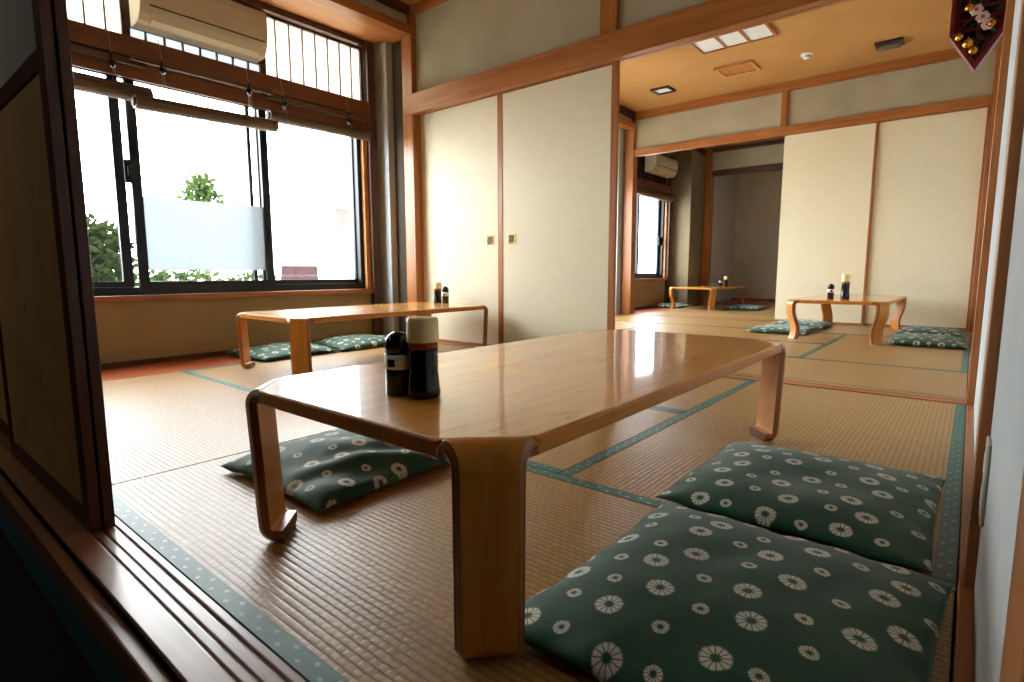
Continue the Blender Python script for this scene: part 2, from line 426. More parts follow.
# ceiling mouldings
trim('trim_wood_X', (BX, RX, 3.085, 3.13, 2.60, CE))
trim('trim_wood_X', (BX, RX, 6.90, 6.95, 2.565, CE))
trim('trim_wood_X', (BX, RX, 3.16, 3.20, 2.57, CE))
trim('dark_wood_Y', (BX, BX + .04, P1b, 6.90, 2.57, CE), (BX, BX + .04, .37, 3.085, 2.60, CE))
trim('trim_wood_Y', (RX - .04, RX, P1b, 6.90, 2.57, CE))
# soffit beam
trim('trim_wood_Y', (BX - .06, BX + .04, .37, P1a, 2.445, 2.515), (BX - .06, BX + .04, P1b, P2a, 2.445, 2.515))
# third room: alcove post, lintel, moulding
trim('trim_wood_Z', (-3.715, -3.60, EY - .04, EY + .10, -.03, CE))
trim('dark_wood_X', (-3.60, RX, EY - .02, EY + .06, 2.21, 2.30))
trim('dark_wood_X', (-3.60, RX, EY - .05, EY, 2.60, CE))
trim('dark_wood_Y', (-3.80, -3.715, 7.02, EY - .04, 2.57, CE))
trim('board_wood', (-3.66, RX, 11.275, 11.3, .02, .065))
# wooden floor strip under the windows
struct('trim_40', BM((WX, -3.575, .37, 3.075, -.06, -.001)), 'board_wood')
struct('trim_41', BM((WX, -3.575, 3.205, 6.80, -.06, -.001)), 'board_wood')
struct('trim_42', BM((WX, -3.575, 7.02, 9.18, -.06, -.001)), 'board_wood')
struct('baseboard_left', BM((WX, WX + .015, .37, 3.07, 0, .03), (WX, WX + .015, 3.40, 6.80, 0, .03), (WX, WX + .015, 7.2, 9.18, 0, .03)), 'dark_wood_Y')

# ------------------------------------------------------------------ windows
def bars(frame, pane_bm): pass
def window(n, y0, y1, zs, clear):
    """black aluminium sliding window in a wood-lined opening with a shoji transom above"""
    w = bpy.data.objects.new('window_%d' % n, None); C.objects.link(w); w['kind'] = 'structure'
    # wood lining: sill, jambs, thick header between window and transom, transom head, side posts
    obj('sill', BM((WX - .06, WX + .035, y0 - .02, y1 + .01, zs - .037, zs)), 'trim_wood_Y', w, bevel=.003)
    obj('jamb', BM((WX - .14, WX + .01, y1 - .04, y1, zs, 1.86)), 'soffit_wood', w)
    obj('jamb', BM((WX - .14, WX + .01, y0, y0 + .04, zs, 1.86)), 'soffit_wood', w)
    obj('side_post', BM((WX, WX + .05, y1 + .0, y1 + .072, -.03 if n != 2 else 0, 2.47)), 'dark_wood_Z', w, bevel=.003)
    hb = BM((WX - .10, WX + .045, y0, y1, 1.868, 1.985), (WX - .10, WX + .035, y0, y1, 1.845, 1.862), (WX - .03, WX + .025, y0, y1, 1.745, 1.839), (WX - .03, WX + .018, y0, y1, 1.745, 1.90))
    obj('header', hb, 'header_wood', w, bevel=.002)
    obj('transom_head', BM((WX - .10, WX + .04, y0, y1 + .0, 2.425, 2.47)), 'dark_wood_Y', w, bevel=.002)
    # transom: three shoji panels
    if n == 1: obj('transom_post', BM((WX - .10, WX + .03, 2.975, y1, 1.985, 2.47)), 'dark_wood_Z', w)
    nsec = 3 if y1 - y0 > 2 else 2
    edges = [y0, y0 + .80, y0 + 1.68, y1] if nsec == 3 else [y0, (y0 + y1) / 2, y1]
    if n == 1: edges = [.45, 1.265, 2.115, 2.975]
    for a, b in zip(edges, edges[1:]):
        s = obj('transom_panel', BM((WX - .045, WX - .02, a, a + .022, 1.985, 2.425), (WX - .045, WX - .02, b - .022, b, 1.985, 2.425), (WX - .045, WX - .02, a + .022, b - .022, 1.985, 2.003), (WX - .045, WX - .02, a + .022, b - .022, 2.41, 2.425)), 'dark_wood_Y', w)
        k = round((b - a) / .103); sl = bmesh.new()
        for i in range(1, k): box(sl, WX - .04, WX - .022, a + (b - a) * i / k - .0045, a + (b - a) * i / k + .0045, 2.0, 2.415)
        obj('lattice', sl, 'dark_wood_Z', s)
        if n == 1 and abs(a - 1.265) < .01:      # section carrying the air conditioner: boarded above a rail, frosted panes below
            obj('rail', BM((WX - .045, WX - .012, a, b, 2.062, 2.088)), 'dark_wood_Y', s)
            obj('board', BM((WX - .06, WX - .044, a + .01, b - .01, 2.07, 2.42)), 'header_wood', s)
            obj('paper', BM((WX - .0455, WX - .044, a + .012, b - .012, 1.992, 2.07)), 'frosted_film', s)
        else:
            obj('paper', BM((WX - .0455, WX - .044, a + .012, b - .012, 1.992, 2.42)), 'shoji_paper' if n != 3 else 'plaster_dark', s)  # rear transom: dark opaque colour stands in for unlit paper
    # aluminium outer frame
    X0, X1 = WX - .13, WX - .03
    obj('outer_frame', BM((X0, X1, y0 + .04, y1 - .04, zs, zs + .05), (X0, X1, y0 + .04, y1 - .04, 1.82, 1.86), (X0, X1, y0 + .04, y0 + .075, zs + .05, 1.82), (X0, X1, y1 - .075, y1 - .04, zs + .05, 1.82)), 'aluminium_black', w)
    for (a, b, trk) in clear:
        x = WX - .055 if trk == 0 else WX - .10
        s = obj('sash', BM((x - .014, x + .014, a, a + .055, zs + .05, 1.82), (x - .014, x + .014, b - .055, b, zs + .05, 1.82), (x - .014, x + .014, a + .055, b - .055, zs + .05, zs + .085), (x - .014, x + .014, a + .055, b - .055, 1.785, 1.82)), 'aluminium_black', w)
        obj('pane', BM((x - .002, x + .002, a + .045, b - .045, zs + .085, 1.785)), 'glass_pane', s)
    return w
w1 = window(1, .45, 2.97, .437, [(.53, 1.215, 1), (1.235, 2.125, 0), (2.065, 2.94, 1)])
film = obj('frosted_band', BM((WX - .0645, WX - .058, 1.285, 2.075, .595, 1.06)), 'frosted_film', w1)
film['label'] = 'translucent pale blue frosted band'
lk = obj('lock', BM((WX - .04, WX - .02, 1.195, 1.24, 1.13, 1.27), (WX - .02, WX + .0, 1.208, 1.226, 1.175, 1.225)), 'aluminium_black', w1, bevel=.004)
obj('stile', BM((WX - .115, WX - .095, 2.0, 2.025, .50, 1.82)), 'aluminium_black', w1)
window(2, 3.70, 6.70, .437, [(3.78, 4.78, 1), (4.74, 5.72, 0), (5.68, 6.63, 1)])
w3 = window(3, 7.45, 9.0, .47, [(7.18, 8.09, 0), (8.04, 8.925, 1)])
obj('stile', BM((WX - .05, WX - .035, 7.6, 8.9, 1.085, 1.095)), 'aluminium_black', w3)
obj('catch', BM((WX - .085, WX - .05, 8.83, 8.90, 1.02, 1.16)), 'aluminium_black', w3)

# ------------------------------------------------------------------ sliding doors
def fusuma(n, x0, x1, y, z0, z1, pull_x=None, th=.018, left=.02, right=.02, top=.02):
    d = bpy.data.objects.new('door_%d' % n, None); C.objects.link(d); d['kind'] = 'structure'
    d.location = (x0, y, z0); W, H = x1 - x0, z1 - z0; f = .02
    obj('panel', BM((left, W - right, -th / 2, th / 2, f, H - top)), 'fusuma_paper', d)
    e = th / 2 + .003; bs = [(W - right, W, -e, e, 0, H), (left, W - right, -e, e, 0, f), (left, W - right, -e, e, H - top, H)]
    if left: bs.append((0, left, -e, e, 0, H))
    obj('frame', BM(*bs), 'trim_wood_Z', d, bevel=.002)
    if pull_x is not None:
        px = pull_x - x0; s = -1; hz = .815 - z0; yy = -th / 2
        p = obj('door_pull', BM((px - .034, px + .034, yy - .004, yy, hz + .028, hz + .036), (px - .034, px + .034, yy - .004, yy, hz - .036, hz - .028), (px - .034, px - .026, yy - .004, yy, hz - .028, hz + .028), (px + .026, px + .034, yy - .004, yy, hz - .028, hz + .028)), 'brass', d, bevel=.001)
        obj('recess', BM((px - .026, px + .026, yy - .0015, yy, hz - .028, hz + .028)), 'metal_dark', p)
    return d
fusuma(1, -3.61, -2.715, 3.173, .004, 1.862, -2.82)
fusuma(2, -2.718, -1.748, 3.142, .004, 1.862, -2.585, left=.048, right=.045, top=.035)
fusuma(3, -1.757, -.870, 6.965, .004, 2.11, left=0)
fusuma(4, -.885, .003, 6.99, .004, 2.11)
# front sliding doors with a papered lower part and shoji-like upper part
def front_door(n, x0, x1, y):
    d = bpy.data.objects.new('door_%d' % n, None); C.objects.link(d); d['kind'] = 'structure'
    d.location = (x0, y, -.002); W = x1 - x0; h = 1.87; th = .011; s = .046
    obj('frame', BM((0, s, -th, th, 0, h), (W - s, W, -th, th, 0, h), (s, W - s, -th, th, 0, .05), (s, W - s, -th, th, h - .04, h), (s, W - s, -th, th, .995, 1.038)), 'dark_wood_Z', d, bevel=.002)
    obj('lower_panel', BM((s, W - s, -.007, .007, .05, .995)), 'door_paper', d)
    u = obj('upper_panel', BM((s, W - s, -.004, .004, 1.038, h - .04)), 'plaster_white', d)
    return d
front_door(5, -2.36, -1.478, .3195)
front_door(6, -2.365, -1.475, .345)
front_door(7, -3.28, -2.39, .345)

# ------------------------------------------------------------------ tatami mats
def mat(x0, x1, y0, y1, axis, label, borders=(0, 1), group=None):
    g = .0025; x0 += g; x1 -= g; y0 += g; y1 -= g
    t = thing('tatami_mat', label, 'tatami mat', ((x0 + x1) / 2, (y0 + y1) / 2, -.06), 0, group)
    a, b = (x1 - x0) / 2, (y1 - y0) / 2
    obj('woven_body', BM((-a, a, -b, b, 0, .0595)), 'tatami_' + axis, t, bevel=.002)
    for k in borders:
        bm = bmesh.new(); w = .034; s = (-1, 1)[k]
        if axis == 'X': box(bm, -a - .0008, a + .0008, min(s * b, s * (b - w)) - (.001 if s < 0 else 0), max(s * b, s * (b - w)) + (.001 if s > 0 else 0), 0.0, .0608)
        else: box(bm, min(s * a, s * (a - w)) - (.001 if s < 0 else 0), max(s * a, s * (a - w)) + (.001 if s > 0 else 0), -b - .0008, b + .0008, 0.0, .0608)
        uv = bm.loops.layers.uv.new('UV')
        for f in bm.faces:
            for l in f.loops:
                c = l.vert.co
                if axis == 'X': l[uv].uv = (c.x + 5, (abs(c.y) - (b - w)) / w)
                else: l[uv].uv = (c.y + 5, (abs(c.x) - (a - w)) / w)
        obj('border', bm, 'border_cloth', t)
    return t
X = [-3.57, -2.675, -1.777, -.878, .0205]; Y = [.372, 1.27, 2.175, 3.074]
mat(X[2], X[4], Y[0], Y[1], 'X', 'front tatami mat lying along the sill under the near table')
mat(X[0], X[2], Y[0], Y[1], 'X', 'tatami mat along the front sill behind the dark sliding door')
mat(X[3], X[4], Y[1], Y[3], 'Y', 'tatami mat under the far near-room cushion along the right wall')
mat(X[1], X[3], Y[1], Y[2], 'X', 'middle tatami mat beneath the far half of the near table')
mat(X[1], X[3], Y[2], Y[3], 'X', 'tatami mat against the floor track in front of the closed sliding panels')
mat(X[0], X[1], Y[1], Y[3], 'Y', 'tatami mat beneath the table by the window')
Y2 = [3.21, 4.10, 4.995, 5.90, 6.895]
mat(X[2], X[4], Y2[0], Y2[1], 'X', 'tatami mat just past the open track at the right wall')
mat(X[0], X[2], Y2[0], Y2[1], 'X', 'tatami mat just behind the closed sliding panels, window side')
mat(X[3], X[4], Y2[1], Y2[3], 'Y', 'tatami mat right of the middle-room table along the right wall')
mat(X[1], X[3], Y2[1], Y2[2], 'X', 'tatami mat in front of the middle-room table')
mat(X[1], X[3], Y2[2], Y2[3], 'X', 'tatami mat under the near end of the middle-room table and its left cushions')
mat(X[0], X[1], Y2[1], Y2[3], 'Y', 'sunlit tatami mat beside the middle-room window')
mat(X[2], X[4], Y2[3], Y2[4], 'X', 'tatami mat against the rear cream sliding panels')
mat(X[0], X[2], Y2[3], Y2[4], 'X', 'tatami mat at the open entrance to the rear room')
Y3 = [7.03, 7.93, 8.95, 9.895]
mat(X[0], X[2], Y3[0], Y3[1], 'X', 'first tatami mat inside the rear room, before its table')
mat(X[0], X[2], Y3[1], Y3[2], 'X', 'tatami mat under the near half of the rear-room table')
mat(X[0], X[2], Y3[2], Y3[3], 'X', 'tatami mat under the far half of the rear-room table by the alcove')

# ------------------------------------------------------------------ low tables
TW, TL, TH, CH = .735, 1.54, .338, .104
def sweep_leg(bm, path, widths, t, bev):
    """path: list of (s, z, nx, nz) for the OUTER face with outward normal; plate of thickness t inside it."""
    uv = bm.loops.layers.uv.verify()
    rings = []
    for (s, z, ns, nz), w in zip(path, widths):
        o = Vector((s, 0, z)); n = Vector((ns, 0, nz)); i = o - n * t
        m = o - n * bev
        rings.append([bm.verts.new((p.x, y, p.z)) for p, y in ((o, -(w / 2 - bev)), (o, w / 2 - bev), (m, w / 2), (i, w / 2), (i, -w / 2), (m, -w / 2))])
    vv = (0, 0, .3, 1, 1, .3)
    for a, b in zip(rings, rings[1:]):
        for k in range(6):
            k2 = (k + 1) % 6
            f = bm.faces.new((a[k], a[k2], b[k2], b[k]))
            f.material_index = 0 if k in (0, 3) else 1
            f.smooth = True
            for l in f.loops:
                idx = k if l.vert in (a[k], b[k]) else k2
                l[uv].uv = (0, vv[idx])
    for a, b in zip(rings, rings[1:]):
        for k in range(6):
            bm.edges.get((a[k], b[k])).smooth = False
    bm.faces.new(rings[0]); e = bm.faces.new(list(reversed(rings[-1])))
    e.material_index = 1
def arc(cs, cz, r, a0, a1, n):
    return [(cs + r * math.cos(a), cz + r * math.sin(a), math.cos(a), math.sin(a)) for a in [a0 + (a1 - a0) * i / n for i in range(n + 1)]]
def straight_leg_path(h):
    R, r = .038, .034
    p = [(-.002, h, 0, 1)] + arc(0, h - R, R, PI / 2, 0, 8)
    # slight inward taper to the bottom bend, then a short turned-in foot
    so = R - .012
    p += [(R - .003, h * .7, 1, 0), (R - .007, h * .42, 1, 0), (R - .010, h * .2, 1, 0)]
    p += arc(so - r, r, r, 0, -PI / 2, 6)
    p += [(so - r - .008, 0, 0, -1), (so - r - .019, 0, 0, -1)]
    return p
def curved_leg_path(h):
    R = .040
    p = [(-.002, h, 0, 1)] + arc(0, h - R, R, PI / 2, 0, 8)
    pts = [(R, h - R), (.041, h * .76), (.038, h * .66), (.024, h * .52), (.004, h * .39), (-.008, h * .27), (-.006, h * .14), (.008, 0.0)]
    q = []
    for i in range(1, len(pts)):
        a = pts[i - 1]; b = pts[min(i + 1, len(pts) - 1)]
        d = Vector((b[0] - a[0], b[1] - a[1])).normalized()
        q.append((pts[i][0], pts[i][1], -d.y, d.x) if i < len(pts) - 1 else (pts[i][0], 0.0, 1, 0))
    return p + q
def make_table(style, label, loc, length=TL, width=TW):
    t = thing('low_table', label, 'table', loc)
    a, b, c = width / 2, length / 2, CH
    bm = bmesh.new(); th = .03
    poly = [(-a + c, -b), (a - c, -b), (a, -b + c), (a, b - c), (a - c, b), (-a + c, b), (-a, b - c), (-a, -b + c)]
    lo = [bm.verts.new((x, y, TH - th)) for x, y in poly]; hi = [bm.verts.new((x, y, TH)) for x, y in poly]
    bm.faces.new(list(reversed(lo))); bm.faces.new(hi)
    for i in range(8): bm.faces.new((lo[i], lo[(i + 1) % 8], hi[(i + 1) % 8], hi[i])).material_index = 1
    obj('tabletop', bm, ['table_top_wood', 'table_edge_wood'], t, bevel=.006, seg=3)
    bm = BM((-a + .13, a - .13, -b + .05, -b + .07, TH - th - .02, TH - th), (-a + .13, a - .13, b - .07, b - .05, TH - th - .02, TH - th))
    for sx, sy in ((-1, -1), (1, -1), (1, 1), (-1, 1)):
        bm = bmesh.new()
        path = straight_leg_path(TH) if style == 'straight' else curved_leg_path(TH)
        n = len(path); w0, w1 = CH * 1.414 + .0, .104
        ws = []
        for i in range(n):
            k = min(1, max(0, (i - 1) / 8)); ws.append(w0 + (w1 - w0) * (1 - (1 - k) ** 2))
        sweep_leg(bm, path, ws, .028, .011)
        o = obj('leg', bm, ['table_leg_wood', 'laminated_edge'], t)
        o.location = (sx * (a - c / 2), sy * (b - c / 2), 0)
        o.rotation_euler = (0, 0, math.atan2(sy, sx))
    return t
make_table('straight', 'near honey-coloured low table with chamfered corners, filling the foreground', (-.835, 1.292, .0012))
make_table('straight', 'straight-legged low table beside the room window, cushions on its window side', (-3.06, 2.27, .0012))
make_table('curved', 'low table with S-curved legs in front of the cream rear panels', (-.86, 5.96, .0012))
make_table('curved', 'small-looking low table with S-curved legs in the rear room before the alcove', (-3.31, 9.07, .0012))

# ------------------------------------------------------------------ bottles
def soy_bottle(loc, label, rz=0):
    t = thing('soy_sauce_bottle', label, 'bottle', loc, rz)
    b = bmesh.new()
    lathe(b, [(.0, .0005), (.027, 0), (.0315, .004), (.0325, .012), (.031, .022), (.0292, .045), (.0278, .058), (.0285, .064), (.0275, .068), (.029, .073), (.0278, .078), (.029, .083), (.0278, .088), (.029, .094), (.0285, .10)], 32)
    obj('body', b, 'soy_sauce_dark', t, smooth=True)
    n = bmesh.new(); lathe(n, [(.0285, .10), (.029, .103), (.0288, .109), (.0275, .112)], 32)
    obj('shoulder', n, 'soy_glass_amber', t, smooth=True)
    c = bmesh.new(); lathe(c, [(.0282, .1125), (.0305, .113), (.0305, .115), (.030, .157), (.0285, .1605), (.024, .1615), (.0, .1615)], 32)
    obj('cap', c, 'bottle_cap_cream', t, smooth=True, bevel=0)
    return t
def shaker(loc, label, rz=0):
    t = thing('sauce_dispenser', label, 'bottle', loc, rz)
    b = bmesh.new(); lathe(b, [(0, .0), (.0235, 0), (.0255, .003), (.0255, .052), (.0255, .086), (.0245, .089), (0, .089)], 32)
    obj('body', b, 'plastic_black', t, smooth=True)
    l = bmesh.new(); lathe(l, [(.0256, .056), (.0262, .056), (.0262, .085), (.0256, .085)], 32, closed=False)
    lb = obj('label_band', l, 'label_white', t, smooth=True); lb['label'] = 'white paper band with a black square'
    s = bmesh.new(); n = 5
    for k in range(n):
        a0 = -1.56 + .62 * k / n; a1 = -1.56 + .62 * (k + 1) / n
        vs = [s.verts.new((r * math.cos(a), r * math.sin(a), z)) for a, z, r in ((a0, .061, .0266), (a1, .061, .0266), (a1, .077, .0266), (a0, .077, .0266))]
        s.faces.new(vs)
    obj('black_square', s, 'plastic_black', lb)
    d = bmesh.new()
    lathe(d, [(.0245, .0892), (.0262, .0895), (.0262, .105)] + [(.0262 * math.cos(a), .105 + .026 * math.sin(a)) for a in [PI / 2 * i / 7 for i in range(1, 7)]] + [(0, .131)], 32)
    cp = obj('dome_cap', d, 'plastic_black', t, smooth=True)
    sp = bmesh.new(); tube(sp, (-.022, -.004, .108), (-.034, -.006, .112), .005, 10, .0035)
    obj('spout', sp, 'plastic_black', cp, smooth=True)
    return t
soy_bottle((-.795, .697, TH), 'dark soy bottle with tall cream cap on the near table').scale = (1, 1, .95)
shaker((-.850, .682, TH), 'black dome-capped dispenser with white band on the near table').scale = (1, 1, .95)
soy_bottle((-3.215, 2.985, TH), 'cream-capped soy bottle at the far end of the table by the window')
shaker((-3.135, 2.99, TH), 'dome-capped black dispenser on the far end of the table by the window')
soy_bottle((-.86, 5.66, TH), 'pale-capped soy bottle on the curved-leg table before the cream panels').scale = (1.1, 1.1, 1.32)
shaker((-.955, 5.56, TH), 'short black dispenser on the curved-leg table before the cream panels')
soy_bottle((-3.19, 9.50, TH), 'tiny white-capped soy bottle on the rear-room table')
shaker((-3.26, 9.45, TH), 'tiny dark dispenser beside the bottle on the rear-room table')

# ------------------------------------------------------------------ floor cushions
def cushion(loc, rz, label, seed=0, w=.53, l=.60, h=.075, group=None, crumple=0):
    N = 40; a, b = w / 2, l / 2; bm = bmesh.new(); uvl = bm.loops.layers.uv.new('UV')
    top, bot = {}, {}
    def pos(u, v, side):
        x = a * u * (1 - .035 * (1 - v * v) * abs(u) ** 3); y = b * v * (1 - .035 * (1 - u * u) * abs(v) ** 3)
        e = max(0., (1 - abs(u) ** 2.6) * (1 - abs(v) ** 2.6))
        ez = .016 + .006 * noise.noise((u * 2 + seed, v * 2, 1.7))
        if side > 0:
            z = ez + (h - ez) * e ** .5
            d = noise.noise((u * 1.7 + seed * 3.1, v * 1.7, .3)) * .010 + noise.noise((u * 5 + seed, v * 4, 2.)) * .0035
            z += d * e ** .4
            if crumple:
                q = (u * .8 - v * .5)
                z += crumple * e ** .6 * (.010 * math.sin(q * 13 + 2 * noise.noise((u * 2, v * 2, 4)))) * max(0, .35 + .9 * u)
                z -= crumple * .018 * e * max(0, u - .1)
            # puckers near the seams and tufting at the middle
            rim = (1 - min(1, (1 - max(abs(u), abs(v))) * 5))
            z += rim * .003 * math.sin((math.atan2(v, u)) * 22 + seed)
        else:
            z = ez - (ez - .0015) * min(1., e * 3.2) ** .7
        return Vector((x, y, z))
    for i in range(N + 1):
        for j in range(N + 1):
            u = math.sin((i / N * 2 - 1) * PI / 2 * .86) / math.sin(PI / 2 * .86); v = math.sin((j / N * 2 - 1) * PI / 2 * .86) / math.sin(PI / 2 * .86)
            top[i, j] = bm.verts.new(pos(u, v, 1))
            if 0 < i < N and 0 < j < N: bot[i, j] = bm.verts.new(pos(u, v, -1))
            else: bot[i, j] = top[i, j]
    for g in (top, bot):
        for i in range(N):
            for j in range(N):
                q = [g[i, j], g[i + 1, j], g[i + 1, j + 1], g[i, j + 1]]
                try: f = bm.faces.new(q)
                except ValueError: continue
                f.smooth = True
                for l_ in f.loops: l_[uvl].uv = (l_.vert.co.x + 1 + seed * .37, l_.vert.co.y + 1 + seed * .53)
    o = obj('floor_cushion', bm, 'cushion_green', None, loc=loc)
    o.rotation_euler = (0, 0, rz)
    tag(o, label, 'cushion', group)
    return o
cushion((-.268, .915, .001), -.02, 'nearest plump green cushion at the lower right, closest to the camera', 1, .55, .62, .068)
cushion((-.293, 1.545, .001), .0, 'green cushion just behind the nearest one, along the right wall', 2, .555, .60, .062)
cushion((-1.405, .95, .001), .02, 'rumpled green cushion on the left under the near table edge', 3, .50, .57, .08, crumple=1)
cushion((-3.75, 1.98, .001), .05, 'green cushion nearer the door on the window side of the window table', 4, .52, .58, .07)
cushion((-3.74, 2.60, .001), -.03, 'green cushion farther along, by the pillar end of the window table', 5, .52, .60, .075)
cushion((-1.39, 5.80, .001), .03, 'teal cushion at the near left side of the curved-leg middle table', 6, .53, .60, .06)
cushion((-1.36, 6.44, .001), -.04, 'cushion behind another on the left side of the middle table', 7, .53, .58, .07)
cushion((-.25, 5.53, .001), .02, 'green cushion at the near right side of the middle table', 8, .50, .62, .07)
cushion((-.26, 6.18, .001), -.03, 'cushion behind another on the right side of the middle table', 9, .50, .60, .085)
cushion((-3.80, 8.72, .001), .05, 'cushion in the rear room between table and window', 10, .46, .60, .07)
cushion((-2.70, 8.92, .001), .03, 'dark cushion at the right side of the rear-room table', 11, .53, .60, .07)

# ------------------------------------------------------------------ air conditioners
def aircon(y0, y1, z0, z1, label):
    t = thing('air_conditioner', label, 'air conditioner', (WX + .045, (y0 + y1) / 2, z0))
    W = (y1 - y0) / 2; H = z1 - z0; D = .19
    prof = [(0, .0), (.10, .0), (.135, .012), (.165, .05), (.182, .10), (.188, .16), (.186, H - .05), (.178, H - .012), (.165, H), (0, H)]
    bm = bmesh.new(); A = [bm.verts.new((x, -W, z)) for x, z in prof]; B = [bm.verts.new((x, W, z)) for x, z in prof]
    bm.faces.new(A); bm.faces.new(list(reversed(B)))
    for i in range(len(prof)): bm.faces.new((A[i], A[(i + 1) % len(prof)], B[(i + 1) % len(prof)], B[i]))
    obj('casing', bm, 'plastic_cream', t, bevel=.006, seg=3)
    bm = BM((.1765, .1855, -W + .05, W - .02, .088, .096))
    obj('panel_line', bm, 'plastic_grey_line', t)
    bm = bmesh.new()
    pr = [(.12, .002), (.15, .022), (.171, .062), (.176, .060), (.155, .016), (.124, -.004)]
    A = [bm.verts.new((x + .004, -W + .06, z + .002)) for x, z in pr]; B = [bm.verts.new((x + .004, W - .06, z + .002)) for x, z in pr]
    bm.faces.new(A); bm.faces.new(list(reversed(B)))
    for i in range(6): bm.faces.new((A[i], A[(i + 1) % 6], B[(i + 1) % 6], B[i]))
    obj('louver', bm, 'plastic_cream', t)
    obj('badge', BM((.186, .1885, -W + .05, -W + .11, .135, .143)), 'plastic_grey_line', t)
    return t
aircon(1.27, 2.03, 2.035, 2.325, 'large cream air conditioner mounted high over the near room window')
aircon(8.05, 8.85, 2.10, 2.36, 'small-looking cream air conditioner in the rear room over its window')

# ------------------------------------------------------------------ rolled bamboo blinds
def blind(y0, y1, z, r, label, hooks, x=WX + .085, zt=1.842, drop=0):
    t = thing('rolled_blind', label, 'blind', (x, (y0 + y1) / 2, z)); W = (y1 - y0) / 2
    bm = bmesh.new(); n = 20
    # spiral roll with a slightly lumpy outline
    ring = [(r * (1 + .05 * math.sin(3 * a + 1)) * math.cos(a), r * (1 + .06 * math.cos(2 * a)) * math.sin(a)) for a in [2 * PI * i / n for i in range(n)]]
    A = [bm.verts.new((p, -W, q - drop)) for p, q in ring]; B = [bm.verts.new((p, W, q + drop)) for p, q in ring]
    for i in range(n): bm.faces.new((A[i], A[(i + 1) % n], B[(i + 1) % n], B[i]))
    bm.faces.new(list(reversed(A))); bm.faces.new(B)
    rl = obj('roll', bm, 'bamboo', t)
    for s in (-1, 1):
        e = bmesh.new(); tube(e, (0, s * (W - .004), s * drop), (0, s * (W + .012), s * drop), r * .55, 14)
        obj('roll_end', e, 'bamboo_end', rl)
    obj('top_rail', BM((-.03, -.012, -W, W, zt - z - .03, zt - z)), 'bamboo', t)
    for hy in hooks:
        yy = hy - (y0 + y1) / 2; k = bmesh.new()
        tube(k, (.0, yy, 1.775 - z), (.0, yy, 1.815 - z), .014, 10); ball(k, (.004, yy, 1.79 - z), .024, 1, .8, 1.15, 10); tube(k, (0, yy, 1.815 - z), (0, yy, 1.845 - z), .006, 8)
        obj('cord_lock', k, 'plastic_black', t, smooth=True)
        c = bmesh.new(); tube(c, (.0, yy, 1.84 - z), (-.03, yy, 1.97 - z), .0025, 6)
        for s in (-1, 1): tube(c, (s * r * 1.0, yy + .01, 0), (s * .006, yy, 1.79 - z), .002, 6)
        obj('cord', c, 'cord_grey', t)
    return t
blind(.50, 1.33, 1.645, .052, 'rolled bamboo blind at the left, partly hidden by the dark door', [1.148])
blind(1.215, 2.075, 1.585, .043, 'middle rolled bamboo blind hanging lowest across the near window', [1.377, 1.90], x=WX + .185, drop=.012)
blind(2.08, 2.935, 1.695, .041, 'right-hand rolled bamboo blind ending at the near window post', [2.20, 2.75], drop=.006)
blind(7.5, 8.98, 1.78, .06, 'rolled bamboo blind over the rear-room window', [7.9, 8.6])

# ------------------------------------------------------------------ ceiling fittings of the middle room
t = thing('ceiling_light', 'recessed three-pane light with wooden frame in the middle-room ceiling', 'ceiling light', (-1.83, 5.22, CE))
obj('frame', BM((-.34, .34, -.30, -.275, -.02, 0), (-.34, .34, .265, .29, -.02, 0), (-.34, -.315, -.275, .265, -.02, 0), (.315, .34, -.275, .265, -.02, 0), (-.115, -.095, -.275, .265, -.018, 0), (.095, .115, -.275, .265, -.018, 0)), 'trim_wood_X', t)
for k in range(3): obj('diffuser', BM((-.315 + k * .21, -.105 + k * .21, -.275, .265, -.008, -.002)), 'diffuser', t)
t = thing('air_vent', 'square beige grille in the middle-room ceiling behind the light', 'vent', (-2.04, 6.13, CE))
obj('frame', BM((-.19, .19, -.15, -.12, -.022, 0), (-.19, .19, .12, .15, -.022, 0), (-.19, -.16, -.12, .12, -.022, 0), (.16, .19, -.12, .12, -.022, 0)), 'soffit_wood', t)
bm = bmesh.new()
for k in range(9): box(bm, -.16, .16, -.115 + k * .026, -.10 + k * .026, -.014, -.002)
obj('grille', bm, 'soffit_wood', t)
t = thing('ceiling_speaker', 'small dark square fitting in the ceiling near the window side', 'ceiling speaker', (-2.92, 6.28, CE))
obj('frame', BM((-.11, .11, -.11, -.085, -.02, 0), (-.11, .11, .085, .11, -.02, 0), (-.11, -.085, -.085, .085, -.02, 0), (.085, .11, -.085, .085, -.02, 0)), 'metal_dark', t)
bm = bmesh.new(); box(bm, -.085, .085, -.085, .085, -.006, -.001); lathe(bm, [(.05, -.006), (.052, -.012), (.03, -.014), (.0, -.016)], 16)
obj('cone', bm, 'diffuser', t)
t = thing('smoke_detector', 'round white smoke detector on the tan ceiling', 'smoke detector', (-1.40, 6.17, CE))
bm = bmesh.new(); lathe(bm, [(0, 0), (.055, 0), (.057, -.012), (.05, -.02), (.036, -.024), (.034, -.036), (.024, -.046), (0, -.048)], 24)
obj('housing', bm, 'plastic_white', t, smooth=True)
bm = bmesh.new(); lathe(bm, [(.0345, -.026), (.0365, -.028), (.0355, -.034), (.034, -.036)], 24, closed=False)
obj('sensor_ring', bm, 'plastic_grey_line', t)
t = thing('emergency_light', 'dark oblong fitting on the ceiling right of the smoke detector', 'ceiling fitting', (-.755, 6.37, CE))
obj('base', BM((-.11, .11, -.09, .09, -.02, 0)), 'metal_dark', t, bevel=.004)
obj('cover', BM((-.085, .085, -.06, .06, -.045, -.02)), 'plastic_grey_line', t, bevel=.008)

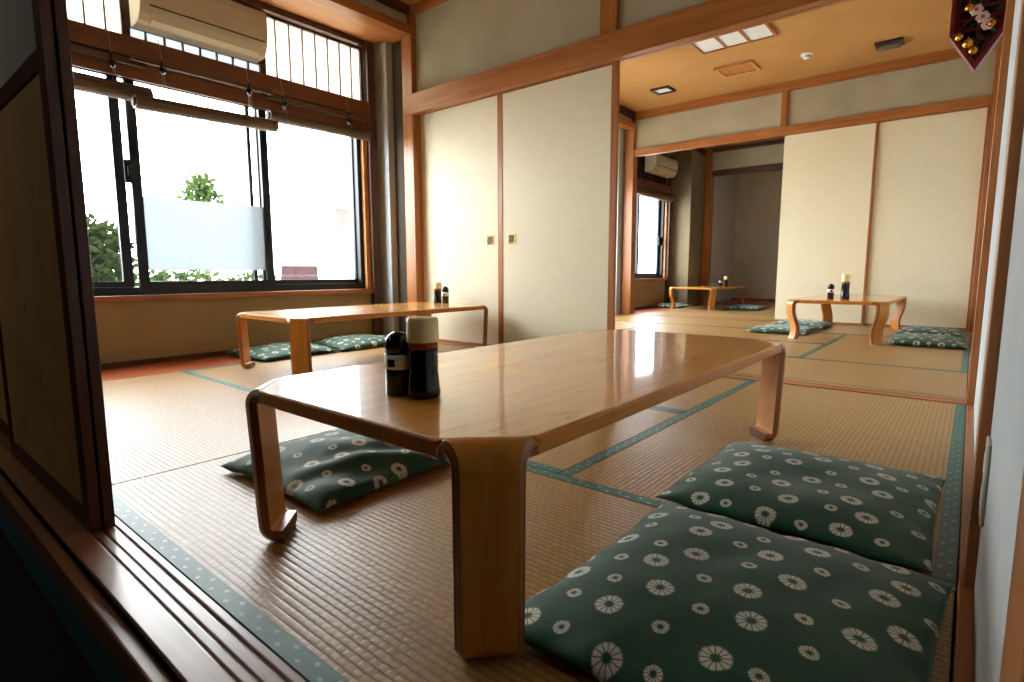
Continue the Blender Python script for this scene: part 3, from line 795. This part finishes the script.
# wall outlet on the right
t = thing('wall_outlet', 'pale outlet plate low on the white right-hand wall', 'outlet', (RX, 1.2, .225))
obj('plate', BM((-.006, 0, -.036, .036, -.07, .07)), 'outlet_plastic', t, bevel=.003)
for a, b in ((-.045, -.012), (.012, .045)): obj('socket', BM((-.0072, -.0055, -.014, .014, a, b)), 'plastic_white', t, bevel=.001)

# ------------------------------------------------------------------ hanging ornament on the right, beyond the opening
OY = 3.32
t = thing('hanging_ornament', 'red six-sided frame with gold bells hanging at the top right', 'ornament', (-.066, OY, 1.455), 0)
def hexa(k):
    c = .2725
    return [(x * k, c + (z - c) * k) for x, z in ((-.10, .165), (0, 0), (.10, .165), (.10, .38), (0, .545), (-.10, .38))]
def ring6(bm, k0, k1, y0, y1):
    V = [[bm.verts.new((x, y, z)) for x, z in hexa(k)] for k in (k0, k1) for y in (y0, y1)]
    for k in range(6):
        j = (k + 1) % 6
        for a, b in ((0, 1), (1, 3), (3, 2), (2, 0)): bm.faces.new((V[a][k], V[a][j], V[b][j], V[b][k]))
bm = bmesh.new(); ring6(bm, 1.0, .87, -.035, .035); obj('frame', bm, 'red_lacquer', t, bevel=.002)
bm = bmesh.new(); ring6(bm, .87, .70, .012, .02)
for (x, z) in hexa(.87): tube(bm, (0, .016, .2725), (x, .016, z), .006, 8)
for k in range(6): box(bm, -.075, .075, .012, .016, .14 + k * .045, .152 + k * .045)
obj('lattice', bm, 'red_lacquer', t)
bm = bmesh.new(); f0 = [bm.verts.new((x, .022, z)) for x, z in hexa(.87)]; f1 = [bm.verts.new((x, .03, z)) for x, z in hexa(.87)]
bm.faces.new(f0); bm.faces.new(list(reversed(f1)))
for k in range(6): bm.faces.new((f0[k], f0[(k + 1) % 6], f1[(k + 1) % 6], f1[k]))
obj('back_board', bm, 'black_cloth', t)
for i, (bx, bz, r) in enumerate([(-.055, .335, .019), (-.035, .265, .018), (-.062, .150, .017), (-.030, .115, .021), (-.010, .082, .017), (.03, .40, .019), (-.04, .41, .018), (.045, .18, .017)]):
    bm = bmesh.new()
    ball(bm, (bx, -.045, bz), r); tube(bm, (bx, -.045 - r * .9, bz - r * .5), (bx, -.045 - r * .95, bz - r * .1), .004, 6); tube(bm, (bx, -.045, bz + r * .9), (bx, -.03, bz + r + .012), .005, 8)
    bmesh.ops.create_cone(bm, cap_ends=False, segments=18, radius1=r * 1.04, radius2=r * 1.04, depth=.004, matrix=Matrix.Translation((bx, -.045, bz)))
    obj('bell', bm, 'gold', t, smooth=True)
for (fx, fz) in ((-.012, .25), (.012, .215), (.032, .18)):
    bm = bmesh.new()
    for k in range(6):
        a = k * PI / 3; ball(bm, (fx + .014 * math.cos(a), -.045, fz + .014 * math.sin(a)), .011, 1, .4, 1, 8)
    fl_ = obj('blossom', bm, 'petal_white', t, smooth=True)
    bm = bmesh.new(); ball(bm, (fx, -.053, fz), .008, 1, .6, 1, 8); obj('blossom_centre', bm, 'petal_pink', fl_, smooth=True)
for k in range(7):
    a = k * .9; c = Vector((.02 + .03 * math.cos(a), -.03, .24 + .09 * math.sin(a))); bm = bmesh.new()
    d = Vector((math.cos(a), 0, math.sin(a))) * .035; n = Vector((-math.sin(a), 0, math.cos(a))) * .01
    v = [bm.verts.new(c), bm.verts.new(c + d * .5 + n + Vector((0, -.008, 0))), bm.verts.new(c + d), bm.verts.new(c + d * .5 - n + Vector((0, .004, 0)))]
    bm.faces.new(v); obj('leaf', bm, 'leaf_dark', t)
bm = bmesh.new(); tube(bm, (0, 0, .54), (0, -.14, 2.575 - 1.455), .0025, 6); obj('cord', bm, 'red_lacquer', t)

# ------------------------------------------------------------------ outside
struct('ground_outside', BM((-70, WX - .14, -25, 55, -.5, -.4)), 'concrete')
def leaf_ball(bm, rnd, cx, cy, cz, rx, ry, rz, n, size):
    for _ in range(n):
        while True:
            p = Vector((rnd.uniform(-1, 1), rnd.uniform(-1, 1), rnd.uniform(-1, 1)))
            if .15 < p.length < 1: break
        c = Vector((cx + p.x * rx, cy + p.y * ry, cz + p.z * rz))
        d = Vector((rnd.gauss(0, 1), rnd.gauss(0, 1), rnd.gauss(.2, .7))).normalized(); o = d.orthogonal().normalized()
        o = (Matrix.Rotation(rnd.uniform(0, 6.28), 3, d) @ o)
        s = size * rnd.uniform(.6, 1.3); w = d.cross(o) * 0 + o * s * .28; up = d.cross(o).normalized() * s * .08
        v = [bm.verts.new(c), bm.verts.new(c + d * s * .45 + w + up), bm.verts.new(c + d * s), bm.verts.new(c + d * s * .45 - w + up)]
        bm.faces.new(v)
def shrub(name, loc, blobs, size, label, cat, seed, mt='foliage', trunk=.5, tr=.03):
    rnd = random.Random(seed); t = thing(name, label, cat, loc); bm = bmesh.new()
    for b in blobs: leaf_ball(bm, rnd, *b, size)
    obj('foliage', bm, mt, t)
    bm = bmesh.new(); tube(bm, (0, 0, 0), (.02, .01, trunk), tr, 8, tr * .5)
    for k in range(5):
        a = k * 1.3; tube(bm, (.012, .006, trunk * (.5 + .08 * k)), (.25 * math.cos(a), .25 * math.sin(a), trunk * (1.0 + .1 * k)), tr * .4, 6, tr * .15)
    obj('trunk', bm, 'bark', t)
shrub('shrub', (-5.7, 1.32, -.4), [(0, 0, .85, .38, .36, .52, 1500), (-.05, .05, 1.22, .28, .26, .22, 420), (0, -.45, 1.0, .36, .4, .5, 800)], .10, 'leafy dark green shrub outside the left end of the near window', 'shrub', 3, trunk=1.1)
shrub('shrub', (-6.4, 2.35, -.4), [(0, 0, .72, .35, .42, .32, 900), (0, .7, .68, .35, .40, .30, 800), (0, -.5, .7, .3, .4, .32, 700)], .09, 'low light green shrub outside below the frosted band', 'shrub', 4, 'foliage_light', trunk=.7)
shrub('tree', (-9.5, 3.82, -.4), [(0, 0, 1.95, .32, .34, .36, 420), (0, 0.0, 2.3, .16, .2, .22, 160), (.1, .55, 1.5, .3, .22, .22, 160)], .13, 'small bright green treetop seen above the frosted band', 'tree', 5, 'foliage_light', trunk=1.9, tr=.05)
# parked car far outside
t = thing('car', 'tiny dark parked car seen through the bottom of the near window, right pane', 'car', (-25, 14.25, -.4), PI / 3)
bm = bmesh.new()
pr = [(-2, .25), (-2.02, .62), (-1.9, .80), (-1.1, .9), (-.6, 1.3), (.7, 1.32), (1.3, .95), (1.95, .82), (2.05, .55), (2.0, .25)]
A = [bm.verts.new((-.8, p, z)) for p, z in pr]; B = [bm.verts.new((.8, p, z)) for p, z in pr]
bm.faces.new(A); bm.faces.new(list(reversed(B)))
for i in range(len(pr)): bm.faces.new((A[i], A[(i + 1) % len(pr)], B[(i + 1) % len(pr)], B[i]))
obj('body', bm, 'car_paint', t, bevel=.05)
obj('side_window', BM((.79, .815, -.55, .65, .93, 1.25)), 'car_glass', t, bevel=.02)
for px in (-1.25, 1.25):
    for sx in (-.78, .78):
        bm = bmesh.new(); tube(bm, (sx - .09, px, .3), (sx + .09, px, .3), .3, 20); obj('wheel', bm, 'plastic_black', t)
# pale house
t = thing('house', 'pale house across the lot, nearly lost in the bright daylight', 'house', (-36, 23.2, -.4)).scale = (1.75, 1.75, 1.25)
t = bpy.data.objects['house']
obj('wall', BM((-3, 3, -4, 4, 0, 4.3)), 'house_wall', t)
bm = bmesh.new()
A = [bm.verts.new((-3.4, y, z)) for y, z in ((-4.4, 4.2), (0, 4.9), (4.4, 4.2))]; B = [bm.verts.new((3.4, y, z)) for y, z in ((-4.4, 4.2), (0, 4.9), (4.4, 4.2))]
bm.faces.new(A); bm.faces.new(list(reversed(B)))
for i in range(3): bm.faces.new((A[i], A[(i + 1) % 3], B[(i + 1) % 3], B[i]))
obj('roof', bm, 'house_roof', t)
for yy in (-1.5, -.6):
    f = obj('window', BM((3.0, 3.05, yy - .35, yy + .35, 3.0, 4.0)), 'aluminium_grey', t); obj('pane', BM((3.05, 3.06, yy - .3, yy + .3, 3.05, 3.95)), 'metal_dark', f)

# ------------------------------------------------------------------ light
wd = bpy.data.worlds.new('World'); SC.world = wd; wd.use_nodes = True
nt = wd.node_tree; nt.nodes.clear()
bg = nt.nodes.new('ShaderNodeBackground'); bg.inputs[0].default_value = (.965, .985, 1.0, 1); bg.inputs[1].default_value = 11.0
wo = nt.nodes.new('ShaderNodeOutputWorld'); nt.links.new(bg.outputs[0], wo.inputs[0])
for (a, b) in WIN:
    l = bpy.data.lights.new('daylight_portal', 'AREA'); l.shape = 'RECTANGLE'; l.size = 2.1; l.size_y = b - a; l.cycles.is_portal = True
    o = bpy.data.objects.new('daylight_portal', l); C.objects.link(o); o.location = (WX - .2, (a + b) / 2, 1.42); o.rotation_euler = (0, -PI / 2, 0)

l = bpy.data.lights.new('corridor_fill', 'AREA'); l.shape = 'RECTANGLE'; l.size = .25; l.size_y = 1.2; l.energy = 4; l.color = (1, .86, .66)  # unseen fill light, added to brighten the front door panels
o = bpy.data.objects.new('corridor_fill', l); C.objects.link(o); o.location = (-3.0, -1.0, 2.46)
# ------------------------------------------------------------------ camera
cam = bpy.data.cameras.new('Camera'); co = bpy.data.objects.new('Camera', cam); C.objects.link(co)
cam.sensor_width = 36; cam.lens = 555.07 * 36 / 1024; cam.clip_start = .02
yaw, pit, rol = .690237, -.123104, -.00212
fw = Vector((-math.sin(yaw) * math.cos(pit), math.cos(yaw) * math.cos(pit), math.sin(pit)))
r0 = Vector((math.cos(yaw), math.sin(yaw), 0)); u0 = r0.cross(fw)
r = r0 * math.cos(rol) + u0 * math.sin(rol); u = r.cross(fw)
m = Matrix((r, u, -fw)).transposed().to_4x4(); m.translation = (0, 0, .575)
co.matrix_world = m
SC.camera = co
SC.view_settings.view_transform = 'Standard'; SC.view_settings.look = 'None'
SC.view_settings.gamma = 1; SC.view_settings.use_curve_mapping = False
SC.view_settings.exposure = 1.05
SC.cycles.max_bounces = 12; SC.cycles.diffuse_bounces = 8; SC.cycles.transparent_max_bounces = 12
SC.cycles.use_denoising = True
